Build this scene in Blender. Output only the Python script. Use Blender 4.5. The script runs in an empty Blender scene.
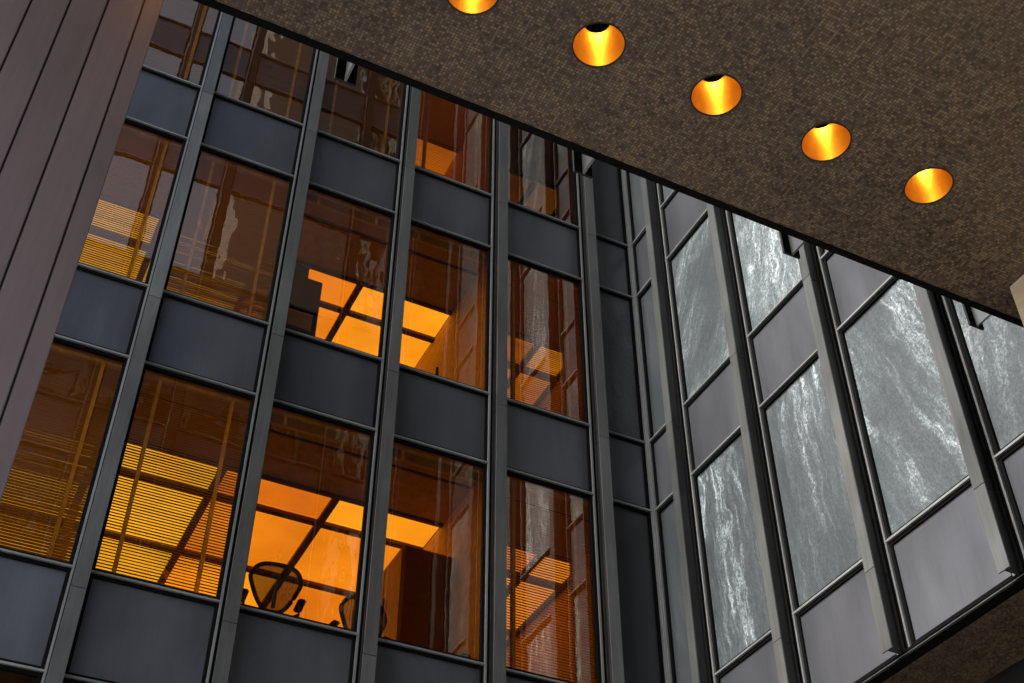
import bpy, bmesh, math, random
from mathutils import Matrix, Vector
random.seed(7)
S = bpy.context.scene
C = bpy.context.collection
R_ = math.radians
# ------------------------------------------------------------------ dims
BAY = 1.41; HF = 3.651; SP = 1.0585; G = .075; CM = .775
T1 = 15.284
T = lambda i: T1 - (i - 1) * HF          # sill line of window row i
U = lambda i: T(i) - SP                  # head line of window row i+1
CAM = Vector((-7.360, -10.939, 1.6))
NY = CAM.y + 3.80                        # facade plane of the near wing
SZ = CAM.z + 5.45                        # soffit height

# ------------------------------------------------------------------ materials
def nt(name):
    m = bpy.data.materials.new(name); m.use_nodes = True
    t = m.node_tree; t.nodes.clear()
    o = t.nodes.new('ShaderNodeOutputMaterial')
    return m, t, o
def N(t, kind, **kw):
    n = t.nodes.new(kind)
    for k, v in kw.items():
        if k in n.inputs.keys(): n.inputs[k].default_value = v
        else: setattr(n, k, v)
    return n
def L(t, a, b): t.links.new(a, b)
def ramp(t, fac, pts):
    r = t.nodes.new('ShaderNodeValToRGB'); e = r.color_ramp.elements
    while len(e) < len(pts): e.new(.5)
    for i, (p, c) in enumerate(pts):
        e[i].position = p; e[i].color = (c[0], c[1], c[2], 1)
    L(t, fac, r.inputs['Fac']); return r
def mth(t, op, a, b=None, c=None):
    n = t.nodes.new('ShaderNodeMath'); n.operation = op
    for i, v in enumerate((a, b, c)):
        if v is None: continue
        if isinstance(v, (int, float)): n.inputs[i].default_value = v
        else: L(t, v, n.inputs[i])
    return n.outputs[0]
def mixc(t, fac, a, b, blend='MIX'):
    n = t.nodes.new('ShaderNodeMix'); n.data_type = 'RGBA'; n.blend_type = blend
    for i, v in ((0, fac), (6, a), (7, b)):
        if isinstance(v, (int, float)): n.inputs[i].default_value = v
        elif isinstance(v, tuple): n.inputs[i].default_value = (v[0], v[1], v[2], 1)
        else: L(t, v, n.inputs[i])
    return n.outputs[2]
def coords(t, scale=(1, 1, 1), seed=True, kind='Object'):
    tc = t.nodes.new('ShaderNodeTexCoord')
    mp = t.nodes.new('ShaderNodeMapping'); mp.inputs['Scale'].default_value = scale
    L(t, tc.outputs[kind], mp.inputs['Vector'])
    if seed:
        oi = t.nodes.new('ShaderNodeObjectInfo')
        v = t.nodes.new('ShaderNodeCombineXYZ')
        a = mth(t, 'MULTIPLY', oi.outputs['Random'], 57.0)
        L(t, a, v.inputs[0]); L(t, a, v.inputs[1]); L(t, a, v.inputs[2])
        L(t, v.outputs[0], mp.inputs['Location'])
    return mp.outputs[0]
def noise(t, vec, scale, detail=4, rough=.55, dist=0):
    n = N(t, 'ShaderNodeTexNoise', Scale=scale, Detail=detail, Roughness=rough, Distortion=dist)
    L(t, vec, n.inputs['Vector']); return n.outputs['Fac']
def bumpn(t, h, strength, dist=.01):
    b = N(t, 'ShaderNodeBump', Strength=strength, Distance=dist); L(t, h, b.inputs['Height']); return b.outputs[0]

def metal(name, col, rough=.38, metallic=.7, var=.25, streak=True, bump=.05, spread=.12):
    m, t, o = nt(name)
    p = N(t, 'ShaderNodeBsdfPrincipled', Metallic=metallic, Roughness=rough)
    v1 = noise(t, coords(t, (1, 1, .35)), 2.2, 5)
    v2 = noise(t, coords(t, (14, 14, .8)), 3.0, 4)
    f = mth(t, 'ADD', mth(t, 'MULTIPLY', v1, .6), mth(t, 'MULTIPLY', v2, .4 if streak else .2))
    lo = tuple(c * (1 - var) for c in col); hi = tuple(c * (1 + var) for c in col)
    rp = ramp(t, f, [(.3, lo), (.7, hi)])
    oi = t.nodes.new('ShaderNodeObjectInfo')
    tone = mth(t, 'ADD', mth(t, 'MULTIPLY', oi.outputs['Random'], spread * 2), 1 - spread)
    at = N(t, 'ShaderNodeAttribute', attribute_name='tone')
    tone = mth(t, 'MULTIPLY', tone, mth(t, 'ADD', at.outputs['Fac'], 1.0))
    sc = t.nodes.new('ShaderNodeVectorMath'); sc.operation = 'SCALE'
    L(t, rp.outputs[0], sc.inputs[0]); L(t, tone, sc.inputs['Scale'])
    L(t, sc.outputs[0], p.inputs['Base Color'])
    rr = mth(t, 'ADD', mth(t, 'MULTIPLY', v1, .22), rough - .11); L(t, rr, p.inputs['Roughness'])
    if bump: L(t, bumpn(t, noise(t, coords(t), 1.1, 2), bump, .03), p.inputs['Normal'])
    L(t, p.outputs[0], o.inputs[0]); return m
def plain(name, col, rough=.6, metallic=0., spec=.5):
    m, t, o = nt(name)
    p = N(t, 'ShaderNodeBsdfPrincipled', Metallic=metallic, Roughness=rough)
    p.inputs['Specular IOR Level'].default_value = spec
    v = noise(t, coords(t), 9, 4)
    r = ramp(t, v, [(.3, tuple(c * .8 for c in col)), (.7, tuple(c * 1.15 for c in col))])
    L(t, r.outputs[0], p.inputs['Base Color']); L(t, p.outputs[0], o.inputs[0]); return m

BRONZE = metal('bronze_mullion', (.175, .183, .178), .33, .6, .30, bump=.02)
WEB = metal('bronze_web_shaded', (.055, .055, .055), .42, .6, .25, bump=0)  # recess shade put into the colour of web and inner flange
NEARB = plain('near_flange_shaded', (.02, .02, .02), .5, .3, .3)  # near flange colour darkened to carry the shade on it
BAR = metal('bronze_bar', (.34, .35, .35), .36, .5, .15, bump=0)
PANEL = metal('spandrel_bronze', (.150, .158, .178), .36, .6, .20, streak=False, bump=.16, spread=.15)
CLAD = metal('column_bronze', (.14, .108, .110), .42, .45, .16, spread=.08)
BLACK = plain('black_gasket', (.004, .004, .004), .8, 0, .08)
DARKM = metal('blackened_steel', (.018, .017, .016), .45, .4, .2)
CONC = plain('slab_concrete', (.22, .20, .18), .9)
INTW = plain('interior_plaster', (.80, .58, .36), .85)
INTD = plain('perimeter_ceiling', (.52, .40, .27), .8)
TBAR = plain('ceiling_bar', (.10, .035, .02), .6)
CHAIRM = plain('chair_plastic', (.012, .012, .012), .45)
WOODM = plain('cabinet_veneer', (.42, .20, .09), .5)
WOODD = plain('bookcase_dark', (.05, .025, .018), .5)
WOODB = plain('cabinet_back', (.20, .085, .035), .55)
GREYM = plain('grey_box', (.35, .36, .38), .5)
TAPE = plain('ladder_tape', (.80, .72, .60), .8)
CARP = plain('office_carpet', (.06, .05, .045), .95)
ROOF = plain('roofing', (.2, .2, .2), .9)

def mat_slat():
    m, t, o = nt('blind_slat')
    p = N(t, 'ShaderNodeBsdfPrincipled', Metallic=.2, Roughness=.45)
    p.inputs['Base Color'].default_value = (.62, .52, .40, 1)
    L(t, p.outputs[0], o.inputs[0]); return m
SLAT = mat_slat()

def mat_glass(name, tint=(.86, .56, .19), refl=(1, .90, .80), f0=.16, warp=.05, wscale=1.3):
    m, t, o = nt(name)
    tr = N(t, 'ShaderNodeBsdfTransparent'); tr.inputs[0].default_value = (*tint, 1)
    gl = N(t, 'ShaderNodeBsdfGlossy', Roughness=.012); gl.inputs[0].default_value = (*refl, 1)
    h = noise(t, coords(t, (1, 1, .6)), wscale, 3, .5)
    h2 = noise(t, coords(t, (1, 1, .5)), wscale * 5, 2, .5)
    hh = mth(t, 'ADD', h, mth(t, 'MULTIPLY', h2, .12 if name != 'bronze_glass_wavy' else .02))
    L(t, bumpn(t, hh, 1.0, warp), gl.inputs['Normal'])
    lw = N(t, 'ShaderNodeLayerWeight', Blend=.35)
    f = mth(t, 'ADD', mth(t, 'MULTIPLY', lw.outputs['Fresnel'], .55), f0)
    f = mth(t, 'MINIMUM', f, .9)
    mx = t.nodes.new('ShaderNodeMixShader')
    L(t, f, mx.inputs[0]); L(t, tr.outputs[0], mx.inputs[1]); L(t, gl.outputs[0], mx.inputs[2])
    L(t, mx.outputs[0], o.inputs[0]); return m
GLASS = mat_glass('bronze_tinted_glass', f0=.21, warp=.0012)
GLASSN = mat_glass('bronze_glass_wavy', f0=.60, warp=.035, wscale=.8, refl=(1, .90, .78))

def mat_ceil():
    m, t, o = nt('luminous_ceiling_panel')
    e = t.nodes.new('ShaderNodeEmission')
    v = noise(t, coords(t), .9, 3)
    r = ramp(t, v, [(.3, (1.0, .42, .03)), (.7, (1.0, .55, .05))])
    tc = t.nodes.new('ShaderNodeTexCoord'); sx = t.nodes.new('ShaderNodeSeparateXYZ'); L(t, tc.outputs['Object'], sx.inputs[0])
    fx = mth(t, 'FLOOR', mth(t, 'DIVIDE', mth(t, 'ADD', sx.outputs[0], CM), BAY)); fy = mth(t, 'FLOOR', mth(t, 'DIVIDE', mth(t, 'SUBTRACT', sx.outputs[1], 2.12), BAY))
    cb = t.nodes.new('ShaderNodeCombineXYZ'); L(t, fx, cb.inputs[0]); L(t, fy, cb.inputs[1]); L(t, mth(t, 'FLOOR', sx.outputs[2]), cb.inputs[2])
    wn = t.nodes.new('ShaderNodeTexWhiteNoise'); wn.noise_dimensions = '3D'; L(t, cb.outputs[0], wn.inputs['Vector'])
    pc = ramp(t, wn.outputs['Value'], [(.0, (1.0, .22, .02)), (.45, (1.0, .35, .02)), (1.0, (1.0, .50, .04))])
    mx = mixc(t, .65, r.outputs[0], pc.outputs[0])
    L(t, mixc(t, mth(t, 'MULTIPLY', mth(t, 'LESS_THAN', sx.outputs[0], -CM - 3 * BAY), .75), mx, (1.0, .72, .07)), e.inputs[0])
    at = N(t, 'ShaderNodeAttribute', attribute_name='glow'); at.attribute_type = 'OBJECT'
    L(t, mth(t, 'MULTIPLY', at.outputs['Fac'], mth(t, 'ADD', mth(t, 'MULTIPLY', v, .9), mth(t, 'ADD', mth(t, 'MULTIPLY', wn.outputs['Value'], .5), .25))), e.inputs[1])
    L(t, e.outputs[0], o.inputs[0]); return m
CEIL = mat_ceil()

def mat_stone():
    m, t, o = nt('serpentine_stone')
    p = N(t, 'ShaderNodeBsdfPrincipled', Roughness=.34)
    A = {}
    for k in ('vein_gain', 'vein_angle', 'vein_seed', 'cloud'):
        a = N(t, 'ShaderNodeAttribute', attribute_name=k); a.attribute_type = 'OBJECT'; A[k] = a.outputs['Fac']
    tc = t.nodes.new('ShaderNodeTexCoord')
    rot = t.nodes.new('ShaderNodeVectorRotate'); rot.rotation_type = 'Y_AXIS'
    L(t, tc.outputs['Object'], rot.inputs['Vector']); L(t, A['vein_angle'], rot.inputs['Angle'])
    add = t.nodes.new('ShaderNodeVectorMath'); add.operation = 'ADD'
    cb = t.nodes.new('ShaderNodeCombineXYZ')
    for i in range(3): L(t, A['vein_seed'], cb.inputs[i])
    L(t, rot.outputs[0], add.inputs[0]); L(t, cb.outputs[0], add.inputs[1])
    base = add.outputs[0]
    # domain warp
    wn = N(t, 'ShaderNodeTexNoise', Scale=1.9, Detail=7, Roughness=.66); L(t, base, wn.inputs['Vector'])
    sub = t.nodes.new('ShaderNodeVectorMath'); sub.operation = 'SUBTRACT'; L(t, wn.outputs['Color'], sub.inputs[0]); sub.inputs[1].default_value = (.5, .5, .5)
    sc = t.nodes.new('ShaderNodeVectorMath'); sc.operation = 'SCALE'; L(t, sub.outputs[0], sc.inputs[0]); sc.inputs['Scale'].default_value = .30
    ad2 = t.nodes.new('ShaderNodeVectorMath'); ad2.operation = 'ADD'; L(t, base, ad2.inputs[0]); L(t, sc.outputs[0], ad2.inputs[1])
    w = ad2.outputs[0]
    def st(vec, s):
        mp = t.nodes.new('ShaderNodeMapping'); mp.inputs['Scale'].default_value = s; L(t, vec, mp.inputs['Vector']); return mp.outputs[0]
    def ridge(vec, scale, det, sharp):
        n = noise(t, vec, scale, det, .6)
        r = mth(t, 'SUBTRACT', 1.0, mth(t, 'ABSOLUTE', mth(t, 'MULTIPLY', mth(t, 'SUBTRACT', n, .5), 5.0)))
        return mth(t, 'POWER', mth(t, 'MAXIMUM', r, 0.0), sharp)
    r1 = ridge(st(w, (1.5, 1, .24)), 1.3, 7, 15.0)
    r2 = mth(t, 'MULTIPLY', ridge(st(w, (4.6, 1, .30)), 2.0, 7, 8.0), mth(t, 'MULTIPLY', noise(t, st(w, (2.2, 1, .7)), 2.2, 3), 1.9))
    r3 = ridge(st(w, (9, 2, 2.4)), 3.0, 6, 4.0)
    cl = noise(t, st(w, (1.1, 1, .35)), 1.1, 5, .6)
    clm = N(t, 'ShaderNodeMapRange'); clm.inputs['From Min'].default_value = .40; clm.inputs['From Max'].default_value = .62
    L(t, cl, clm.inputs['Value'])
    fine = noise(t, st(base, (1.0, 1, .75)), 46, 7, .8)
    fm = N(t, 'ShaderNodeMapRange'); fm.inputs['From Min'].default_value = .40; fm.inputs['From Max'].default_value = .64; L(t, fine, fm.inputs['Value'])
    veins = mth(t, 'ADD', mth(t, 'MULTIPLY', r1, .95), mth(t, 'ADD', mth(t, 'MULTIPLY', r2, .60), mth(t, 'MULTIPLY', r3, .28)))
    veins = mth(t, 'MULTIPLY', veins, mth(t, 'ADD', mth(t, 'MULTIPLY', fm.outputs[0], .6), .4))
    veins = mth(t, 'MULTIPLY', veins, mth(t, 'ADD', mth(t, 'MULTIPLY', clm.outputs[0], .8), .2))
    body = mth(t, 'MULTIPLY', mth(t, 'ADD', mth(t, 'MULTIPLY', clm.outputs[0], .55), .45), mth(t, 'ADD', mth(t, 'MULTIPLY', fm.outputs[0], .7), .3))
    veins = mth(t, 'ADD', mth(t, 'MULTIPLY', veins, A['vein_gain']), mth(t, 'MULTIPLY', body, A['cloud']))
    r = ramp(t, veins, [(0, (.042, .047, .052)), (.35, (.13, .155, .165)), (.75, (.36, .42, .44)), (1.0, (.66, .72, .72))])
    L(t, r.outputs[0], p.inputs['Base Color'])
    L(t, mth(t, 'ADD', mth(t, 'MULTIPLY', fine, .25), .22), p.inputs['Roughness'])
    L(t, p.outputs[0], o.inputs[0]); return m
STONE = mat_stone()

def mat_mosaic():
    m, t, o = nt('glass_mosaic')
    p = N(t, 'ShaderNodeBsdfPrincipled', Roughness=.4)
    tc = t.nodes.new('ShaderNodeTexCoord')
    dn = N(t, 'ShaderNodeTexNoise', Scale=2.5, Detail=2); L(t, tc.outputs['Object'], dn.inputs['Vector'])
    ds = t.nodes.new('ShaderNodeVectorMath'); ds.operation = 'SCALE'; ds.inputs['Scale'].default_value = .012
    L(t, dn.outputs['Color'], ds.inputs[0])
    da = t.nodes.new('ShaderNodeVectorMath'); da.operation = 'ADD'; L(t, tc.outputs['Object'], da.inputs[0]); L(t, ds.outputs[0], da.inputs[1])
    sx = t.nodes.new('ShaderNodeSeparateXYZ'); L(t, da.outputs[0], sx.inputs[0])
    P = .0172
    us = mth(t, 'DIVIDE', sx.outputs[0], P); vs = mth(t, 'DIVIDE', sx.outputs[1], P)
    def edge(a):
        f = mth(t, 'FRACT', a); return mth(t, 'ABSOLUTE', mth(t, 'SUBTRACT', f, .5))
    e = mth(t, 'MAXIMUM', edge(us), edge(vs))
    grout = mth(t, 'GREATER_THAN', e, .42)
    cb = t.nodes.new('ShaderNodeCombineXYZ'); L(t, mth(t, 'FLOOR', us), cb.inputs[0]); L(t, mth(t, 'FLOOR', vs), cb.inputs[1])
    wn = t.nodes.new('ShaderNodeTexWhiteNoise'); wn.noise_dimensions = '3D'; L(t, cb.outputs[0], wn.inputs['Vector'])
    big = noise(t, tc.outputs['Object'], 1.2, 4); mid = noise(t, tc.outputs['Object'], 11, 4, .7)
    f = mth(t, 'ADD', mth(t, 'MULTIPLY', wn.outputs['Value'], .55), mth(t, 'ADD', mth(t, 'MULTIPLY', mid, .62), mth(t, 'MULTIPLY', big, .28)))
    r = ramp(t, f, [(.42, (.036, .021, .012)), (.62, (.090, .060, .038)), (.85, (.150, .106, .070)), (1.0, (.23, .16, .09))])
    c = mixc(t, grout, r.outputs[0], (.030, .021, .014))
    L(t, c, p.inputs['Base Color'])
    L(t, mth(t, 'ADD', mth(t, 'MULTIPLY', wn.outputs['Value'], .35), .28), p.inputs['Roughness'])
    # each tile is tilted by a hair
    nm = t.nodes.new('ShaderNodeVectorMath'); nm.operation = 'SUBTRACT'; L(t, wn.outputs['Color'], nm.inputs[0]); nm.inputs[1].default_value = (.5, .5, .5)
    ns = t.nodes.new('ShaderNodeVectorMath'); ns.operation = 'SCALE'; L(t, nm.outputs[0], ns.inputs[0]); ns.inputs['Scale'].default_value = .05
    ge = t.nodes.new('ShaderNodeNewGeometry')
    na = t.nodes.new('ShaderNodeVectorMath'); na.operation = 'ADD'; L(t, ge.outputs['Normal'], na.inputs[0]); L(t, ns.outputs[0], na.inputs[1])
    nn = t.nodes.new('ShaderNodeVectorMath'); nn.operation = 'NORMALIZE'; L(t, na.outputs[0], nn.inputs[0])
    L(t, nn.outputs[0], p.inputs['Normal'])
    L(t, p.outputs[0], o.inputs[0]); return m
MOSAIC = mat_mosaic()

def mat_gold():
    m, t, o = nt('gold_reflector')
    p = N(t, 'ShaderNodeBsdfPrincipled', Metallic=1.0, Roughness=.3)
    v = noise(t, coords(t), 14, 4)
    r = ramp(t, v, [(.3, (.78, .46, .06)), (.7, (.90, .56, .09))])
    L(t, r.outputs[0], p.inputs['Base Color'])
    L(t, mth(t, 'ADD', mth(t, 'MULTIPLY', v, .06), .42), p.inputs['Roughness'])
    tg = t.nodes.new('ShaderNodeTangent'); tg.direction_type = 'RADIAL'; tg.axis = 'Z'
    p.inputs['Anisotropic'].default_value = .66; p.inputs['Anisotropic Rotation'].default_value = .25; L(t, tg.outputs[0], p.inputs['Tangent'])
    L(t, p.outputs[0], o.inputs[0]); return m
GOLD = mat_gold()
def mat_travertine():
    m, t, o = nt('travertine')
    p = N(t, 'ShaderNodeBsdfPrincipled', Roughness=.6)
    v = noise(t, coords(t, (1, 1, 4)), 3, 6, .6)
    r = ramp(t, v, [(.3, (.50, .40, .25)), (.7, (.70, .60, .42))])
    L(t, r.outputs[0], p.inputs['Base Color']); L(t, bumpn(t, v, .3), p.inputs['Normal'])
    L(t, p.outputs[0], o.inputs[0]); return m
TRAV = mat_travertine()
def mat_ground():
    m, t, o = nt('granite_paving')
    p = N(t, 'ShaderNodeBsdfPrincipled', Roughness=.7)
    b = N(t, 'ShaderNodeTexBrick', Scale=1.0); b.offset = 0
    b.inputs['Color1'].default_value = (.30, .28, .26, 1); b.inputs['Color2'].default_value = (.36, .33, .31, 1); b.inputs['Mortar'].default_value = (.1, .1, .1, 1)
    b.inputs['Brick Width'].default_value = 1.41; b.inputs['Row Height'].default_value = 1.41; b.inputs['Mortar Size'].default_value = .006
    L(t, coords(t, seed=False), b.inputs['Vector'])
    n = noise(t, coords(t, seed=False), 3, 6)
    L(t, mixc(t, .25, b.outputs['Color'], ramp(t, n, [(.3, (.15, .14, .13)), (.7, (.5, .47, .44))]).outputs[0]), p.inputs['Base Color'])
    L(t, p.outputs[0], o.inputs[0]); return m
PAVE = mat_ground()

# ------------------------------------------------------------------ mesh helpers
class MB:
    def __init__(s): s.v = []; s.f = []; s.m = []; s.t = []
    def box(s, x0, x1, y0, y1, z0, z1, mi=0, tone=0.):
        b = len(s.v)
        s.v += [(x0, y0, z0), (x1, y0, z0), (x1, y1, z0), (x0, y1, z0), (x0, y0, z1), (x1, y0, z1), (x1, y1, z1), (x0, y1, z1)]
        q = [(0, 3, 2, 1), (4, 5, 6, 7), (0, 1, 5, 4), (1, 2, 6, 5), (2, 3, 7, 6), (3, 0, 4, 7)]
        s.f += [tuple(b + i for i in k) for k in q]; s.m += [mi] * 6; s.t += [tone] * 6; return s
    def face(s, pts, mi=0, tone=0.):
        b = len(s.v); s.v += [tuple(p) for p in pts]; s.f.append(tuple(range(b, b + len(pts)))); s.m.append(mi); s.t.append(tone); return s
    def tube(s, pts, r, n=8, mi=0):
        rings = []
        pts = [Vector(p) for p in pts]
        for i, p in enumerate(pts):
            d = (pts[min(i + 1, len(pts) - 1)] - pts[max(i - 1, 0)]).normalized()
            up = Vector((0, 0, 1)) if abs(d.z) < .9 else Vector((1, 0, 0))
            a = d.cross(up).normalized(); c = d.cross(a)
            rr = r[i] if isinstance(r, (list, tuple)) else r
            b = len(s.v)
            for k in range(n):
                th = 2 * math.pi * k / n
                s.v.append(tuple(p + a * math.cos(th) * rr + c * math.sin(th) * rr))
            rings.append(b)
        for i in range(len(rings) - 1):
            for k in range(n):
                s.f.append((rings[i] + k, rings[i] + (k + 1) % n, rings[i + 1] + (k + 1) % n, rings[i + 1] + k)); s.m.append(mi); s.t.append(0)
        s.f.append(tuple(rings[0] + k for k in range(n))); s.m.append(mi); s.t.append(0)
        s.f.append(tuple(rings[-1] + k for k in range(n))); s.m.append(mi); s.t.append(0)
        return s
    def mesh(s, name, mats, smooth=False, bevel=0):
        me = bpy.data.meshes.new(name); me.from_pydata(s.v, [], s.f)
        for m in mats: me.materials.append(m)
        me.polygons.foreach_set('material_index', s.m)
        at = me.attributes.new('tone', 'FLOAT', 'FACE'); at.data.foreach_set('value', s.t)
        bm = bmesh.new(); bm.from_mesh(me)
        bmesh.ops.recalc_face_normals(bm, faces=bm.faces)
        if bevel:
            bmesh.ops.remove_doubles(bm, verts=bm.verts, dist=1e-6)
            bmesh.ops.bevel(bm, geom=[e for e in bm.edges if e.is_manifold and e.calc_face_angle(0) > .5], offset=bevel, segments=2, affect='EDGES', clamp_overlap=True)
        bm.to_mesh(me); bm.free()
        if smooth: me.polygons.foreach_set('use_smooth', [True] * len(me.polygons))
        me.update(); return me
def tag(o, label=None, cat=None, group=None, kind=None):
    if label: o['label'] = label
    if cat: o['category'] = cat
    if group: o['group'] = group
    if kind: o['kind'] = kind
    return o
def obj(name, me, parent=None, loc=(0, 0, 0), rotz=0):
    o = bpy.data.objects.new(name, me); C.objects.link(o); o.location = loc; o.rotation_euler = (0, 0, rotz)
    if parent: o.parent = parent
    return o
def empty(name, loc=(0, 0, 0), rotz=0):
    o = bpy.data.objects.new(name, None); C.objects.link(o); o.location = loc; o.rotation_euler = (0, 0, rotz); o.empty_display_size = .2; return o
def dup(root, loc, rotz=None):
    r = root.copy(); C.objects.link(r); r.location = loc
    if rotz is not None: r.rotation_euler = (0, 0, rotz)
    for ch in list(root.children):
        c = ch.copy(); C.objects.link(c); c.parent = r
        for g in ch.children:
            d = g.copy(); C.objects.link(d); d.parent = c
    return r

# ------------------------------------------------------------------ facade kit (local x along, +y inward, z up)
B2 = .0105
def ring_mesh(name, w, h, deep=.055):
    """opening w x h (bar centre to bar centre), origin bottom left; bright bar on top and sides, black gasket inside"""
    m = MB(); a = B2
    g = .036
    # bars
    m.box(-a, w + a, -.016, .05, h - a, h + a, 0)
    m.box(-a, a, -.014, .05, a, h - a, 0)
    m.box(w - a, w + a, -.014, .05, a, h - a, 0)
    # gasket steps
    m.box(a, w - a, .012, .06, h - a - g, h - a, 1)
    m.box(a, w - a, .012, .06, a, a + g, 1)
    m.box(a, a + g, .012, .06, a + g, h - a - g, 1)
    m.box(w - a - g, w - a, .012, .06, a + g, h - a - g, 1)
    return m.mesh(name, [BAR, BLACK])
def pane_mesh(name, w, h, mat, y=.045, th=.010, inset=.044):
    m = MB(); i = inset
    m.box(i, w - i, y, y + th, i, h - i, 0)
    return m.mesh(name, [mat])
def glass_mesh(name, w, h, mat, y=.045, inset=.046):
    m = MB(); i = inset
    m.face([(i, y, i), (w - i, y, i), (w - i, y, h - i), (i, y, h - i)], 0)
    return m.mesh(name, [mat])
def dished_mesh(name, w, h, mat, y=.034, th=.012, inset=.044):
    """sheet-metal panel, very slightly pillowed, so it shades like real sheet"""
    m = MB(); nx, nz = 14, 12; i = inset
    for a in range(nx + 1):
        for b in range(nz + 1):
            u, v = a / nx, b / nz
            d = .006 * (1 - (2 * u - 1) ** 4) * (1 - (2 * v - 1) ** 4)
            m.v.append((i + (w - 2 * i) * u, y - d, i + (h - 2 * i) * v))
    for a in range(nx):
        for b in range(nz):
            p = a * (nz + 1) + b
            m.f.append((p, p + nz + 1, p + nz + 2, p + 1)); m.m.append(0); m.t.append(0)
    me = m.mesh(name, [mat], smooth=True)
    # faces must look outward (-y)
    if me.polygons[0].normal.y > 0: me.flip_normals()
    return me
W = BAY - 2 * G; WN = CM - G - .035
HG = HF - SP; HS = SP
KIT = {}
for tag_, w in (('full', W), ('narrow', WN)):
    KIT[tag_] = dict(w=w, fwin=ring_mesh('window_frame_' + tag_, w, HG), fsp=ring_mesh('spandrel_frame_' + tag_, w, HS),
                     glass=glass_mesh('pane_' + tag_, w, HG, GLASS), glassn=glass_mesh('pane_wavy_' + tag_, w, HG, GLASSN),
                     stone=pane_mesh('stone_' + tag_, w, HG, STONE), panel=dished_mesh('panel_' + tag_, w, HS, PANEL))
def mullion_mesh(name, z0, z1, fw=.142, joints=None, offs=-.38):
    m = MB(); z = z0
    cuts = sorted([c for c in (joints or []) if z0 < c < z1]); edges = [z0] + cuts + [z1]
    for i in range(len(edges) - 1):
        a = edges[i] + (.004 if i else 0); b = edges[i + 1] - (.004 if i < len(edges) - 2 else 0)
        tone = random.uniform(-.16, .16)
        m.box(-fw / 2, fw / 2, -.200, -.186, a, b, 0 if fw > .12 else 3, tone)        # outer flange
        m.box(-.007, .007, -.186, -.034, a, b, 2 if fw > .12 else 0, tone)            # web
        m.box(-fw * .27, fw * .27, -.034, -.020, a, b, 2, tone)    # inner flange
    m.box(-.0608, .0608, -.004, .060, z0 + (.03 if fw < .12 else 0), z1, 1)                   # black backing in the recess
    if fw < .12: m.box(-fw / 2 + .001, fw / 2 - .001, -.1855, -.184, z0 + .002, z0 + .6, 1)  # black liner paints shade on the inner face of the near flange
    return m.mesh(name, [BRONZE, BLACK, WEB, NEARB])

def facade(root, mull, rows, sp_rows, z0, z1, fill, wide, corner_at, stone_props=None, far_corner=None, fillrow=None):
    """mull: sorted mullion positions in local x; rows: window rows; corner_at: local x of the inner corner"""
    joints = [T(i) - .30 for i in range(-6, 6)]
    for i, x in enumerate(mull):
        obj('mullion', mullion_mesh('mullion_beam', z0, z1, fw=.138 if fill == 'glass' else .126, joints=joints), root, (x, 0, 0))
    cells = [(mull[i] + G, 'full', i) for i in range(len(mull) - 1)]
    if corner_at is not None:
        if corner_at > mull[-1]: cells.append((mull[-1] + G, 'narrow', len(mull) - 1))
        else: cells.insert(0, (corner_at + .035, 'narrow', -1))
    if far_corner is not None:
        if far_corner > mull[-1]: cells.append((mull[-1] + G, 'narrow', len(mull) - 1))
        else: cells.append((far_corner + .035, 'narrow', -1))
    for x, k, idx in cells:
        K = KIT[k]
        for r in rows:
            fr = obj('window' if not (fill == 'stone' or k == 'narrow') else 'stone_bay', K['fwin'], root, (x, 0, T(r)))
            if fill == 'stone' or k == 'narrow':
                p = obj('stone_panel', K['stone'], fr)
                pr = (stone_props or {}).get((idx, r), None) or (random.uniform(.5, .9), random.uniform(-.35, .35), random.uniform(0, 40), random.uniform(.05, .4))
                p['vein_gain'], p['vein_angle'], p['vein_seed'], p['cloud'] = map(float, pr)
            else:
                obj('pane', K['glass' if fill == 'glass' else 'glassn'], fr)
        for r in sp_rows:
            fr = obj('spandrel', K['fsp'], root, (x, 0, U(r)))
            obj('spandrel_sheet', K['panel'], fr)

# ------------------------------------------------------------------ WEST/GLAZED WING  (facade plane y = 0, corner at x = 0)
wa = empty('office_wing', (0, 0, 0))
tag(wa, 'dark bronze office wing with amber lit windows facing across the court', 'building')
mA = [-CM - BAY * k for k in range(7, -1, -1)]
ROWS = [-1, 0, 1, 2, 3, 4]; SPR = [-1, 0, 1, 2, 3]
ZB, ZT = U(4), U(-2)
facade(wa, mA, ROWS, SPR, T(4), ZT - .02, 'glass', W, 0,
       stone_props={(7, 1): (.0, .1, 3.1, .12), (7, 2): (.25, .3, 9.2, .25), (7, 3): (.05, 0, 4., .02)})
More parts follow.
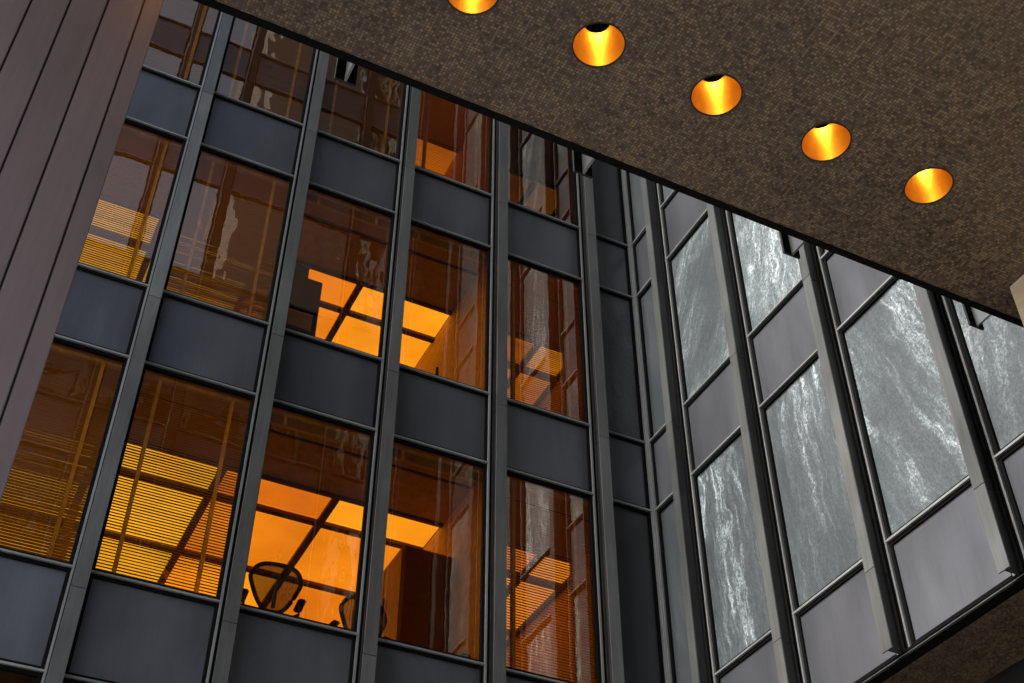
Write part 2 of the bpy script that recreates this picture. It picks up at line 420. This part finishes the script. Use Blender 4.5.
# corner post shared by both faces
cp = MB(); cp.box(-.0215, .06, -.0215, .06, T(4), ZT - .02, 1)
for a in (0, 1):
    if a == 0: cp.box(-.034, -.024, -.036, .05, T(4), ZT - .02, 0)
    else: cp.box(-.036, .05, -.034, -.024, U(3), ZT - .02, 0)
obj('corner_post', cp.mesh('corner_post', [BAR, BLACK]), wa)
XL = mA[0]
DEP = 6.5
for r in range(-1, 5):          # slabs between the rows (behind the spandrels)
    m = MB(); zt = T(r) - .15; zb = (U(r) + .07)
    m.box(XL, -.002 + .0, .075, DEP, zb, zt - .012, 0); m.box(XL, -.002, .1, DEP, zt - .012, zt, 1)
    obj('floor_slab', m.mesh('floor_slab', [CONC, CARP]), wa)
m = MB(); m.box(XL, 0, .075, DEP + .2, ZT - .4, ZT, 0); m.box(XL - .05, 0, .0, .07, ZT, ZT + .5, 0); m.box(-3.4, 0, .3, DEP, ZT + .001, 46, 0); obj('roof_and_sky_blocker', m.mesh('roof_and_sky_blocker', [ROOF]), wa)  # tall box above the roof is added to keep sky light off the right bays
m = MB(); m.box(XL, 9.5, DEP, DEP + .2, 0, ZT - .4, 0); obj('rear_wall', m.mesh('rear_wall', [INTW]), wa)
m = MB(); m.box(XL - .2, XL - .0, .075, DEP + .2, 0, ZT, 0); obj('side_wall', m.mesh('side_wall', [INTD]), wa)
m = MB(); m.box(XL, -.02, .9, 1.1, 0, T(4) - .8, 0); m.box(XL, -.02, .0, 1.1, T(4) - .8, T(4) - .002, 0); obj('lobby_wall', m.mesh('lobby_wall', [DARKM]), wa)
def room(r, x0, x1, glow, ext=None, edge_x=None):
    """ceiling of row r between x0 and x1; luminous from y = 1.47"""
    zc = U(r - 1) + .046
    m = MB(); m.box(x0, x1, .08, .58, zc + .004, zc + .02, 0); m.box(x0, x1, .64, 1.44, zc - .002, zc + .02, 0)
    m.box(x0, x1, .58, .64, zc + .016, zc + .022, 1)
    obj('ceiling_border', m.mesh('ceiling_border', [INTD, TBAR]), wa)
    xr = edge_x if edge_x is not None else x1
    p = MB(); p.face([(x0, 1.44, zc + .018), (x0, DEP - .01, zc + .018), (xr, DEP - .01, zc + .018), (xr, 1.44, zc + .018)])
    me = p.mesh('luminous_ceiling', [CEIL])
    lc = obj('luminous_ceiling', me, wa); lc['glow'] = float(glow)
    g = MB(); z0 = zc - .035
    g.box(x0, xr, 1.441, 1.50, z0, zc + .014, 0)
    ys = [2.12 + 1.41 * k for k in range(4)]
    for y in ys:
        if y < DEP: g.box(x0, xr, y - .045, y + .045, z0, zc + .014, 0)
    for k in range(9):
        x = -CM - BAY * k
        if x0 + .2 < x < xr - .05: g.box(x - .045, x + .045, 1.501, DEP - .02, z0 - .003, zc + .012, 0)
    if edge_x is not None: g.box(edge_x - .03, edge_x + .03, 1.44, DEP - .02, z0 - .002, zc + .015, 0)
    obj('ceiling_grid', g.mesh('ceiling_grid', [TBAR]), lc)
XP = -CM - BAY                      # partition behind the fourth mullion (between bay 3 and bay 4)
for r in (1, 2, 3):
    zf = T(r) - .15; zc = U(r - 1) + .04
    m = MB(); m.box(XP - .012, XP + .09, .12, DEP, zf, zc); obj('partition_wall', m.mesh('partition_wall', [INTW]), wa)
    m = MB(); m.box(-.13, -.004, .12, DEP, zf, zc); m.box(-.40, -.131, .95, 1.46, zf, zc); obj('end_wall', m.mesh('end_wall', [INTW]), wa)
XQ = -CM - BAY * 4
m = MB(); m.box(XQ - .04, XQ + .04, 2.9, DEP, T(3) - .15, U(2) + .04)
obj('partition_wall', m.mesh('partition_wall', [INTW]), wa)
GLOW = {1: .46, 2: .60, 3: .60}
for r in (1, 2, 3):
    if r == 1:
        XM = -CM - BAY * 2
        m = MB(); m.box(XM - .04, XM + .04, .12, DEP, T(1) - .15, U(0) + .04); obj('partition_wall', m.mesh('partition_wall', [INTW]), wa)
        room(r, XL, XM - .04, .08); room(r, XM + .04, XP - .012, .55)
        continue_right = room(r, XP + .09, -.13, .04, edge_x=-.16)
        continue
    room(r, XL, XP - .012, GLOW[r])
    room(r, XP + .09, -.13, GLOW[r] * (.9 if r > 1 else .06), edge_x=-.16)

# ------------------------------------------------------------------ STONE WING (facade plane x = 0, looks to -x)
wb = empty('stone_wing', (0, 0, 0), -math.pi / 2)
tag(wb, 'wing with grey veined stone panels set in bronze mullions on the right', 'building')
mB = [CM + .008 + BAY * k for k in range(5)]
SPROP = {  # (bay, row): gain, angle, seed, cloud
    (-1, 1): (.12, 0, 1., .32), (-1, 2): (.10, .2, 2., .22), (-1, 3): (.15, .2, 3., .12),
    (0, 1): (.3, 0, 5., .4), (0, 2): (.75, -.5, 11.9, .42), (0, 3): (1.25, .06, 22.7, .20),
    (1, 1): (.8, .1, 14.2, .5), (1, 2): (.7, -.12, 18.4, .58), (1, 3): (1.0, .05, 8.8, .32),
    (2, 2): (.8, .2, 16.2, .6), (2, 3): (1.25, .34, 26.6, .56), (3, 3): (.8, -.15, 33.1, .60), (3, 2): (.7, .1, 36.1, .5)}
ZTB = U(-7)  # unseen upper rows added up to here to darken the right side
facade(wb, mB, [-6, -5, -4, -3, -2, -1, 0, 1, 2, 3], [-6, -5, -4, -3, -2] + SPR, U(3) - .03, ZTB - .02, 'stone', W, 0, stone_props=SPROP, far_corner=-NY)
# base of the wing: fascia rails, soffit, recessed lobby wall
m = MB(); s1 = -NY - .002
m.box(.05, s1, -.045, .06, U(3) - .030, U(3) - .0128, 1); m.box(.05, s1, -.030, .06, U(3) - .055, U(3) - .031, 0); m.box(.05, s1, -.05, .07, U(3) - .075, U(3) - .0555, 1)
obj('base_rail', m.mesh('base_rail', [BAR, BLACK]), wb)
m = MB(); m.box(.05, s1, .02, 4.5, U(3) - .066, U(3) - .02, 0)
obj('wing_soffit', m.mesh('wing_soffit', [MOSAIC]), wb)
m = MB(); m.box(.05, s1 + 4, .87, 1.0, 0, U(3) - .068, 0); obj('lobby_wall', m.mesh('lobby_wall', [DARKM]), wb)
m = MB(); m.box(0.07, s1 + 6, .08, 9.5, U(3) + .0, ZTB, 0); obj('core', m.mesh('core', [DARKM]), wb)

# ------------------------------------------------------------------ NEAR WING (facade plane y = NY, looks to +y; we stand beneath it)
wn = empty('overhanging_wing', (0, NY, 0), math.pi)
tag(wn, 'overhanging near wing with brown mosaic tiled soffit above the camera', 'building')
mN = sorted([-(CAM.x + 1.003 + BAY * k) for k in range(-1, 5)])     # local x = -world x
rowsN = [-2, -1, 0, 1, 2]
NT = U(-3) + .1
jn = [T(i) - .3 for i in range(-6, 4)]
for x in mN:
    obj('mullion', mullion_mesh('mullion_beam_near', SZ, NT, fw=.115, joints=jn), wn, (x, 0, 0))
for i in range(len(mN) - 1):
    for r in rowsN:
        fr = obj('window', KIT['full']['fwin'], wn, (mN[i] + G, 0, T(r))); obj('pane', KIT['full']['glassn'], fr)
    for r in rowsN:
        fr = obj('spandrel', KIT['full']['fsp'], wn, (mN[i] + G, 0, U(r) )); obj('spandrel_sheet', KIT['full']['panel'], fr)
xa, xb = mN[0] - .7, mN[-1] + .6
m = MB()
for r in rowsN: m.box(xa, xb, .08, 5, U(r) + .05, T(r) - .1, 0)
m.box(xa, xb, .9, 5.5, SZ + .5, NT, 0)
obj('core', m.mesh('near_core', [DARKM]), wn)
m = MB(); m.box(xa, mN[0] - .06, -.02, .08, SZ, NT, 0); m.box(mN[-1] + .06, xb, -.02, .08, SZ, NT, 0); m.box(xa, xb, .0, .9, NT, NT + .4, 0)
m.box(xa, xb, .0, .1, SZ + .10, U(2) - .02, 0)
obj('end_cladding', m.mesh('near_end', [DARKM]), wn)
m = MB(); m.box(xa, 5.2, .3, 5, NT + .4, 46, 0); obj('added_sky_blocker', m.mesh('added_sky_blocker', [DARKM]), wn)  # unseen block added to cut overhead sky light from the right bays
# black steel lip along the soffit edge
m = MB(); m.box(xa, xb, -.060, -.017, SZ - .006, SZ + .12, 0)
obj('edge_lip', m.mesh('edge_lip', [BLACK]), wn)
# soffit with round holes for the downlights  (world coordinates in the mesh, object unparented rotation undone)
LX = [CAM.x + 1.368 + .706 * k for k in range(-2, 5)]; LY = CAM.y + 3.205; RR = .134
def soffit_mesh():
    bm = bmesh.new(); n = 48; a = .2
    X0, X1 = -xb, -xa; Y0, Y1 = CAM.y - 9, NY + .0168
    xs = [X0] + [v for x in LX for v in (x - a, x + a)] + [X1]
    def q(x0, x1, y0, y1): bm.faces.new([bm.verts.new((x, y, SZ)) for x, y in ((x0, y0), (x0, y1), (x1, y1), (x1, y0))])
    q(X0, X1, Y0, LY - a); q(X0, X1, LY + a, Y1)
    for i in range(0, len(xs), 2): q(xs[i], xs[i + 1], LY - a, LY + a)
    for x in LX:
        ci = []; sq = []
        for k in range(n):
            th = 2 * math.pi * k / n; c, s = math.cos(th), math.sin(th); m_ = max(abs(c), abs(s))
            ci.append(bm.verts.new((x + RR * c, LY + RR * s, SZ))); sq.append(bm.verts.new((x + a * c / m_, LY + a * s / m_, SZ)))
        for k in range(n): bm.faces.new((ci[k], ci[(k + 1) % n], sq[(k + 1) % n], sq[k]))
        # add exact corners
        for sx in (-1, 1):
            for sy in (-1, 1): pass
    bmesh.ops.recalc_face_normals(bm, faces=bm.faces)
    for f in bm.faces:
        if f.normal.z > 0: f.normal_flip()
    for v in bm.verts: v.co = Vector((-v.co.x, -(v.co.y - NY), v.co.z))
    me = bpy.data.meshes.new('soffit'); bm.to_mesh(me); bm.free(); me.materials.append(MOSAIC); return me
obj('soffit', soffit_mesh(), wn)

# ------------------------------------------------------------------ downlights
def lathe(prof, n=64, mat=None, name='lathe', flip=False):
    bm = bmesh.new(); rings = []
    for r, z in prof:
        rings.append([bm.verts.new((r * math.cos(2 * math.pi * k / n), r * math.sin(2 * math.pi * k / n), z)) for k in range(n)])
    for a in range(len(rings) - 1):
        for k in range(n): bm.faces.new((rings[a][k], rings[a][(k + 1) % n], rings[a + 1][(k + 1) % n], rings[a + 1][k]))
    bm.normal_update()
    me = bpy.data.meshes.new(name); bm.to_mesh(me); bm.free(); me.materials.append(mat)
    me.polygons.foreach_set('use_smooth', [True] * len(me.polygons)); return me
prof = []
for i in range(13):
    f = i / 12; prof.append((.1305 - (.1305 - .070) * f ** 1.3, .004 + .203 * f))
refl_me = lathe(prof, mat=GOLD, name='reflector')
rim_me = lathe([(.1340, .03), (.1375, -.004), (.1355, -.0055), (.1305, -.004), (.1305, .006)], mat=DARKM, name='trim_ring')
BLK2 = plain('lamp_housing_black', (.002, .002, .002), .8, 0, .05)
can_me = lathe([(.071, .206), (.082, .24), (.082, .34), (.001, .34)], mat=BLK2, name='housing')
out_me = lathe([(.136, .02), (.136, .345), (.001, .346)], mat=DARKM, name='can')
def mat_lamp():
    m, t, o = nt('lamp_filament'); e = t.nodes.new('ShaderNodeEmission'); e.inputs[0].default_value = (1, .62, .22, 1); e.inputs[1].default_value = .6
    L(t, e.outputs[0], o.inputs[0]); return m
bulb_me = lathe([(.001, .222), (.012, .225), (.020, .230), (.020, .25), (.012, .265), (.001, .27)], n=24, mat=mat_lamp(), name='bulb')
LX.insert(0, None)
dl = empty('recessed_downlight', (LX[3], LY, SZ))
obj('reflector', refl_me, dl); obj('trim_ring', rim_me, dl); h = obj('housing', can_me, dl); obj('can', out_me, dl); obj('bulb', bulb_me, h)
DLL = {0: 'glowing gold recessed ceiling light straight above the bronze clad column', 1: 'glowing gold recessed ceiling light just right of the bronze clad column',
       2: 'glowing gold recessed ceiling light second to the right of the column',
       3: 'gold recessed ceiling light cut by the top edge of the photo, leftmost in view',
       4: 'gold recessed ceiling light with widest black inner opening, second from the left',
       5: 'gold recessed ceiling light in the middle of the row of five',
       6: 'gold recessed ceiling light with only a sliver of black opening, second from the right',
       7: 'gold recessed ceiling light with no black opening showing, nearest the beige stone pier'}
tag(dl, DLL[3], 'ceiling light', 'recessed lights in the mosaic soffit')
DL = {3: dl}; DLL[1] = 'glowing gold recessed ceiling light beside the top of the bronze clad column'
for k in range(1, 8):
    if k == 3: continue
    d = dup(dl, (LX[k], LY, SZ)); d['label'] = DLL[k]; DL[k] = d
for k in range(1, 8):
    ld = bpy.data.lights.new('downlight_lamp', 'SPOT'); ld.spot_size = R_(172); ld.spot_blend = .15; ld.energy = .6; ld.color = (1, .62, .20); ld.shadow_soft_size = .014
    lo = bpy.data.objects.new('lamp', ld); C.objects.link(lo); lo.parent = DL[k]; lo.location = (0, 0, .212)

# ------------------------------------------------------------------ clad column on the left
col = empty('clad_column', (CAM.x - .45, CAM.y + 3.45, 0))
tag(col, 'bronze clad column with narrow vertical seams at the left edge', 'column')
D = 3.45; ex = .0079 * D
seams = [ex] + [-.0133 * D - .0392 * D * k for k in range(7)]
zc1 = SZ - .003
ox = -.45
for i in range(len(seams) - 1):
    x1, x0 = seams[i] - ox, seams[i + 1] - ox
    g = .0035
    m = MB(); m.box(x0 + g, x1 - (g if i else 0), 0, .012, 0, zc1, 0, 0)
    obj('cladding_strip', m.mesh('cladding_strip', [CLAD], bevel=.0025), col)
m = MB(); m.box(seams[-1] - ox, seams[0] - ox - .004, .0125, .34, 0, zc1, 0)
obj('column_core', m.mesh('column_core', [DARKM]), col)

# ------------------------------------------------------------------ travertine pier at the right edge
px = CAM.x + 5.158
m = MB(); m.box(0, 1.3, -1.6, 0, 0, SZ - .004, 0)
pier = obj('stone_pier', m.mesh('stone_pier', [TRAV], bevel=.004), None, (px, CAM.y + 3.622, 0))
tag(pier, 'beige travertine pier meeting the mosaic soffit at the right edge', 'pier')

# ------------------------------------------------------------------ venetian blinds
def blind(tilt, name='window_blind'):
    jit = 7 if tilt < 0 else 3
    root = empty(name)
    w = W - .03; z1 = HG - .05; zb = .05; pitch = .034; sw = .037
    m = MB(); a = R_(tilt); n = int((z1 - .06 - zb) / pitch)
    for i in range(n):
        z = zb + .03 + i * pitch; da = a + R_(random.uniform(-jit, jit))
        dy, dz = math.cos(da) * sw / 2, math.sin(da) * sw / 2
        cam = .0035; sag = random.uniform(-.0015, .0015)
        yc = .0
        # slightly curved slat: three strips across
        prev = None
        for k in range(4):
            f = k / 3 * 2 - 1
            y = yc + dy * f; zz = z + dz * f + cam * (1 - f * f)
            cur = (y, zz)
            if prev: m.face([(-w / 2, prev[0], prev[1] + sag), (w / 2, prev[0], prev[1] - sag), (w / 2, cur[0], cur[1] - sag), (-w / 2, cur[0], cur[1] + sag)])
            prev = cur
    obj('slats', m.mesh('slats', [SLAT], smooth=False), root)
    m = MB().box(-w / 2, w / 2, -.03, .03, z1 - .045, z1); obj('head_rail', m.mesh('head_rail', [TAPE], bevel=.004), root)
    m = MB().box(-w / 2, w / 2, -.024, .024, zb - .008, zb + .012); obj('bottom_rail', m.mesh('bottom_rail', [SLAT], bevel=.003), root)
    for sx in (-1, 1):
        m = MB().box(-.019, .019, -.030, -.0285, zb, z1 - .046); m.box(-.019, .019, .0285, .030, zb, z1 - .046)
        obj('ladder_tape', m.mesh('ladder_tape', [TAPE]), root, (sx * .40, 0, 0))
    return root
xbay = lambda b: -CM - BAY * (4 - b) - BAY / 2           # centre of bay b (0..4 as seen left to right)
BL = [  # bay,row,tilt,label
    (0, 1, -12, 'brown closed window blind in the top left window beside the clad column'),
    (1, 1, -14, 'window blind behind the top row window second from the left with bright reflections'),
    (2, 1, -14, 'window blind behind the top row window third from the left below the black mullion stub'),
    (3, 1, 34, 'half open window blind with a yellow striped patch in the top row, fourth window'),
    (0, 2, 17, 'open window blind glowing yellow at its foot, middle row beside the clad column'),
    (1, 2, 4, 'nearly closed window blind with faint yellow lines, middle row second window'),
    (4, 2, 17, 'window blind over an orange ceiling in the middle row window nearest the inner corner'),
    (0, 3, -15, 'nearly closed window blind at the lower left with thin orange lines'),
    (1, 3, 11, 'window blind filled with broad yellow stripes, bottom row second window'),
    (4, 3, 12, 'window blind over an orange grid ceiling in the bottom row window nearest the corner'),
    (-1, 1, 0, 'closed window blind in the top row hidden behind the clad column'), (-1, 2, 0, 'window blind in the middle row hidden behind the clad column'),
    (-1, 3, 0, 'window blind in the bottom row hidden behind the clad column')]
for b, r, tl, lab in BL:
    if b < 0: continue
    o = blind(tl); o.location = (xbay(b), .125, T(r)); tag(o, lab, 'window blind', 'venetian blinds behind the amber windows')

def raised_blind():
    root = empty('raised_blind'); w = W - .03; z1 = HG - .05
    m = MB().box(-w / 2, w / 2, -.03, .03, z1 - .045, z1); obj('head_rail', m.mesh('head_rail', [TAPE], bevel=.004), root)
    m = MB()
    for i in range(24):
        z = z1 - .052 - i * .0045; j = random.uniform(-.002, .002)
        m.box(-w / 2, w / 2, -.0185 + j, .0185 + j, z - .0012, z)
    obj('slats', m.mesh('slat_stack', [SLAT]), root)
    m = MB().box(-w / 2, w / 2, -.022, .022, z1 - .176, z1 - .163); obj('bottom_rail', m.mesh('bottom_rail', [SLAT], bevel=.003), root)
    for sx in (-1, 1):
        m = MB().box(-.019, .019, -.026, -.0245, z1 - .178, z1 - .046); obj('ladder_tape', m.mesh('ladder_tape', [TAPE]), root, (sx * .40, 0, 0))
    return root
for b, r, lab in [(2, 2, 'blind drawn up to the top of the middle row window holding the dark bookcase'), (3, 2, 'blind drawn up to the top of the middle row window beside the orange wall'),
                  (2, 3, 'blind drawn up above the two office chairs in the bottom row'), (3, 3, 'blind drawn up above the tall brown cabinet in the bottom row')]:
    o = raised_blind(); o.location = (xbay(b), .125, T(r)); tag(o, lab, 'window blind', 'raised blinds at the window heads')

# ------------------------------------------------------------------ office things
def office_chair(loc, rotz, scale=1.0):
    root = empty('office_chair', loc, rotz); root.scale = (scale,) * 3
    # back faces -y ; local: sitter looks to +y
    pts = []; n = 40
    def outline(th):
        c, s = math.cos(th), math.sin(th)
        wtop = .275; wbot = .13
        zz = .74 + .27 * (abs(s) ** .72) * (1 if s > 0 else -1)
        wf = wbot + (wtop - wbot) * min(1, max(0, (zz - .47) / .38))
        xx = wf * (abs(c) ** .52) * (1 if c > 0 else -1)
        yy = -.03 * ((zz - .47) / .5) + .035 * (xx / .26) ** 2
        return Vector((xx, yy - .02, zz))
    ring = [outline(2 * math.pi * k / n) for k in range(n)]
    m = MB(); m.tube(ring + [ring[0]], .024, 8); obj('back_frame', m.mesh('back_frame', [CHAIRM], smooth=True), root)
    m = MB(); cen = Vector((0, -.02, .74))
    for k in range(n): m.face([ring[k], ring[(k + 1) % n], cen.lerp(ring[(k + 1) % n], .05), cen.lerp(ring[k], .05)])
    obj('mesh_back', m.mesh('mesh_back', [MESHM]), root)
    m = MB(); m.tube([(0, -.05, .50), (0, -.075, .62), (0, -.06, .76)], [.022, .02, .014], 8); pass
    obj('lumbar_support', m.mesh('lumbar', [CHAIRM], smooth=True), root)
    m = MB()
    for i in range(12):
        pass
    m.box(-.25, .25, .0, .46, .42, .465); obj('seat', m.mesh('seat', [CHAIRM], bevel=.02), root)
    for sx in (-1, 1):
        a = MB(); a.tube([(sx * .20, .02, .46), (sx * .285, .04, .52), (sx * .30, .06, .62), (sx * .30, .09, .655)], .017, 8)
        ar = obj('arm', a.mesh('arm', [CHAIRM], smooth=True), root)
        q = MB(); q.box(sx * .30 - .045, sx * .30 + .045, -.02, .24, .655, .690); obj('arm_pad', q.mesh('arm_pad', [CHAIRM], bevel=.015), ar)
    m = MB(); m.tube([(0, .22, .42), (0, .22, .08)], [.03, .022], 12); obj('column', m.mesh('gas_column', [CHAIRM], smooth=True), root)
    for k in range(5):
        th = 2 * math.pi * k / 5 + .3
        m = MB(); m.tube([(0, .22, .10), (.30 * math.cos(th), .22 + .30 * math.sin(th), .055)], [.022, .014], 8)
        l = obj('base_leg', m.mesh('base_leg', [CHAIRM], smooth=True), root)
        c = MB(); c.tube([(.30 * math.cos(th) - .014, .22 + .30 * math.sin(th), .028), (.30 * math.cos(th) + .014, .22 + .30 * math.sin(th), .028)], .027, 12)
        obj('caster', c.mesh('caster', [CHAIRM], smooth=True), l)
    return root
def mat_mesh():
    m, t, o = nt('woven_mesh'); d = N(t, 'ShaderNodeBsdfDiffuse'); d.inputs[0].default_value = (.02, .015, .012, 1)
    tr = N(t, 'ShaderNodeBsdfTransparent'); mx = t.nodes.new('ShaderNodeMixShader'); mx.inputs[0].default_value = .55
    L(t, d.outputs[0], mx.inputs[1]); L(t, tr.outputs[0], mx.inputs[2]); L(t, mx.outputs[0], o.inputs[0])
    mx.inputs[0].default_value = .22; return m
MESHM = mat_mesh()
F3 = T(3) - .15; F2 = T(2) - .15
c1 = office_chair((-4.45, .50, F3 - .015), R_(-6)); tag(c1, 'black mesh office chair seen whole through the bottom row window', 'office chair', 'office chairs by the window')
c2 = office_chair((-3.46, .52, F3 - .16), R_(8)); tag(c2, 'black mesh office chair half hidden by the mullion, right of the other chair', 'office chair', 'office chairs by the window')
tr = empty('letter_tray', (-3.98, .19, T(3) + .0125)); tag(tr, 'flat dark letter tray with papers on the sill between the two office chairs', 'letter tray')
m = MB(); m.box(-.17, .17, -.09, .10, 0, .004); m.box(-.17, -.164, -.09, .10, .0041, .045); m.box(.164, .17, -.09, .10, .0041, .045); m.box(-.1635, .1635, .094, .10, .0041, .045); obj('tray', m.mesh('tray', [CHAIRM]), tr)
m = MB()
for i in range(6): m.box(-.15 + random.uniform(-.008, .008), .15 + random.uniform(-.008, .008), -.085, .088, .006 + i * .006, .0105 + i * .006)
obj('papers', m.mesh('papers', [TAPE]), tr)
# tall cabinet
cab = empty('tall_cabinet', (-2.51, 1.1, F3)); tag(cab, 'tall brown cabinet against the orange partition in the bottom row', 'cabinet')
m = MB(); m.box(-.31, .31, 0, 1.7, .06, 2.10); obj('carcass', m.mesh('carcass', [WOODM], bevel=.006), cab)
m = MB(); m.box(-.28, .28, .02, 1.66, 0, .06); obj('plinth', m.mesh('plinth', [WOODD]), cab)
m = MB(); m.box(-.29, .285, -.018, -.001, .08, 2.07); obj('back_board', m.mesh('back_board', [WOODB], bevel=.003), cab)
for y in (.02, .57, 1.12):
    m = MB(); m.box(-.328, -.312, y + .004, y + .54, .08, 2.08); d = obj('door', m.mesh('cabinet_door', [WOODM], bevel=.003), cab)
    m = MB(); m.tube([(-.345, y + .47, 1.45), (-.345, y + .47, 1.62)], .010, 8); obj('handle', m.mesh('cabinet_handle', [CHAIRM], smooth=True), d)
# dark bookcase, middle row
bc = empty('bookcase', (-4.70, .62, F2)); tag(bc, 'dark bookcase with box on top at the left of the middle row window', 'bookcase')
m = MB(); m.box(-.32, .30, -.14, .2, 1.02, 1.55); m.box(-.32, -.30, -.14, .2, 0, 1.02); m.box(.28, .30, -.14, .2, 0, 1.02); m.box(-.30, .28, .18, .2, 0, 1.02)
obj('carcass', m.mesh('bookcase_carcass', [WOODD], bevel=.004), bc)
for z in (.35, .68, 1.0):
    m = MB(); m.box(-.298, .278, -.13, .178, z, z + .02); obj('shelf', m.mesh('shelf', [WOODD]), bc)
bx = empty('storage_box', (-4.72, .60, F2 + 1.551)); tag(bx, 'small dark storage box standing on top of the bookcase', 'box')
m = MB(); m.box(-.17, .13, -.1, .14, 0, .20); obj('box_body', m.mesh('box_body', [WOODD], bevel=.006), bx)
m = MB(); m.box(-.18, .14, -.11, .15, .201, .225); obj('lid', m.mesh('lid', [GREYM], bevel=.004), bx)
b2 = empty('document_box', (-4.68, .60, F2 + .701)); tag(b2, 'grey document box on the shelf of the dark bookcase', 'box')
m = MB(); m.box(-.26, .22, -.1, .12, 0, .24); obj('box_body', m.mesh('document_box', [GREYM], bevel=.006), b2)
m = MB(); m.box(-.265, .225, -.105, .125, .241, .27); obj('lid', m.mesh('document_box_lid', [INTW], bevel=.004), b2)
# convector cabinet under the windows (low sill) and desk things
for r in (1, 2, 3):
    m = MB(); m.box(XL, XP - .02, .09, .30, T(r) - .149, T(r) + .012, 0); m.box(XP + .1, -.14, .09, .30, T(r) - .149, T(r) + .012, 0)
    obj('convector_sill', m.mesh('convector_sill', [WOODD]), wa)
# small black speaker on the sill in bay 3
sp = empty('desk_speaker', (-2.40, .20, T(3) + .013)); tag(sp, 'small black speaker on the window sill beside the cabinet', 'speaker')
m = MB(); m.box(-.055, .055, -.04, .06, 0, .17); obj('cabinet_body', m.mesh('speaker_body', [CHAIRM], bevel=.02), sp)
m = MB(); m.tube([(0, -.044, .1), (0, -.0405, .1)], .035, 20); obj('cone', m.mesh('speaker_cone', [WOODD], smooth=True), sp)
pn = empty('desk_lamp', (-2.80, .42, T(2) + .012 - .16)); tag(pn, 'thin upright desk lamp in the middle row window with orange wall', 'lamp')
m = MB(); m.tube([(0, 0, 0), (0, 0, .015)], .07, 20); obj('lamp_base', m.mesh('lamp_base', [CHAIRM]), pn)
m = MB(); m.tube([(0, 0, .016), (0, 0, .66)], .011, 8); obj('lamp_stem', m.mesh('lamp_stem', [CHAIRM], smooth=True), pn)
m = MB(); m.tube([(0, 0, .55), (0, 0, .69)], [.022, .018], 14); obj('lamp_head', m.mesh('lamp_head', [CHAIRM], smooth=True), pn)

# ------------------------------------------------------------------ ground
m = MB(); m.face([(-400, -400, 0), (400, -400, 0), (400, 400, 0), (-400, 400, 0)])
g = obj('ground', m.mesh('ground', [PAVE])); tag(g, 'pale granite plaza paving', kind='structure')

# ------------------------------------------------------------------ world, sun, camera
w = bpy.data.worlds.new('World'); S.world = w; w.use_nodes = True; t = w.node_tree
bg = t.nodes['Background']; sky = t.nodes.new('ShaderNodeTexSky'); sky.sky_type = 'NISHITA'; sky.sun_disc = False
EL, AZ = R_(36), R_(-93)      # azimuth of the sun, measured from +y towards +x
sky.sun_elevation = EL; sky.sun_rotation = AZ; sky.dust_density = 2.5; sky.air_density = 1.0
hs = t.nodes.new('ShaderNodeHueSaturation'); hs.inputs['Saturation'].default_value = .85
t.links.new(sky.outputs[0], hs.inputs['Color']); t.links.new(hs.outputs[0], bg.inputs[0]); bg.inputs[1].default_value = .145
sd = bpy.data.lights.new('sun', 'SUN'); sd.energy = 1.6; sd.angle = R_(30); sd.color = (1, 1, .985)
so = bpy.data.objects.new('sun', sd); C.objects.link(so)
dirv = Vector((math.sin(AZ) * math.cos(EL), math.cos(AZ) * math.cos(EL), math.sin(EL)))
so.rotation_euler = dirv.to_track_quat('Z', 'Y').to_euler(); so.location = (0, 0, 60)

cam = bpy.data.cameras.new('Camera'); co = bpy.data.objects.new('Camera', cam); C.objects.link(co); S.camera = co
RM = [[0.8962787402822096, -0.44349095645322906, 0.00043733532364353955], [-0.2975513150035989, -0.6006083356158161, 0.7421137662960505], [-0.328858076771142, -0.6652709213025022, -0.6702737997335757]]
# rows: camera right, up, back in world coordinates
rows = (Vector(RM[0]), Vector(RM[1]), Vector(RM[2]))
co.matrix_world = Matrix.Translation(CAM) @ Matrix(((rows[0].x, rows[1].x, rows[2].x), (rows[0].y, rows[1].y, rows[2].y), (rows[0].z, rows[1].z, rows[2].z))).to_4x4()
cam.sensor_width = 36; cam.lens = 36 * 1276.66 / 1024; cam.clip_end = 2000; cam.clip_start = .05

S.render.resolution_x = 1024; S.render.resolution_y = 683
S.view_settings.view_transform = 'Standard'; S.view_settings.look = 'None'; S.view_settings.exposure = 1.12; S.view_settings.gamma = 1
S.cycles.use_denoising = True
S.cycles.max_bounces = 10; S.cycles.transparent_max_bounces = 24; S.cycles.glossy_bounces = 5
S.cycles.sample_clamp_indirect = 6
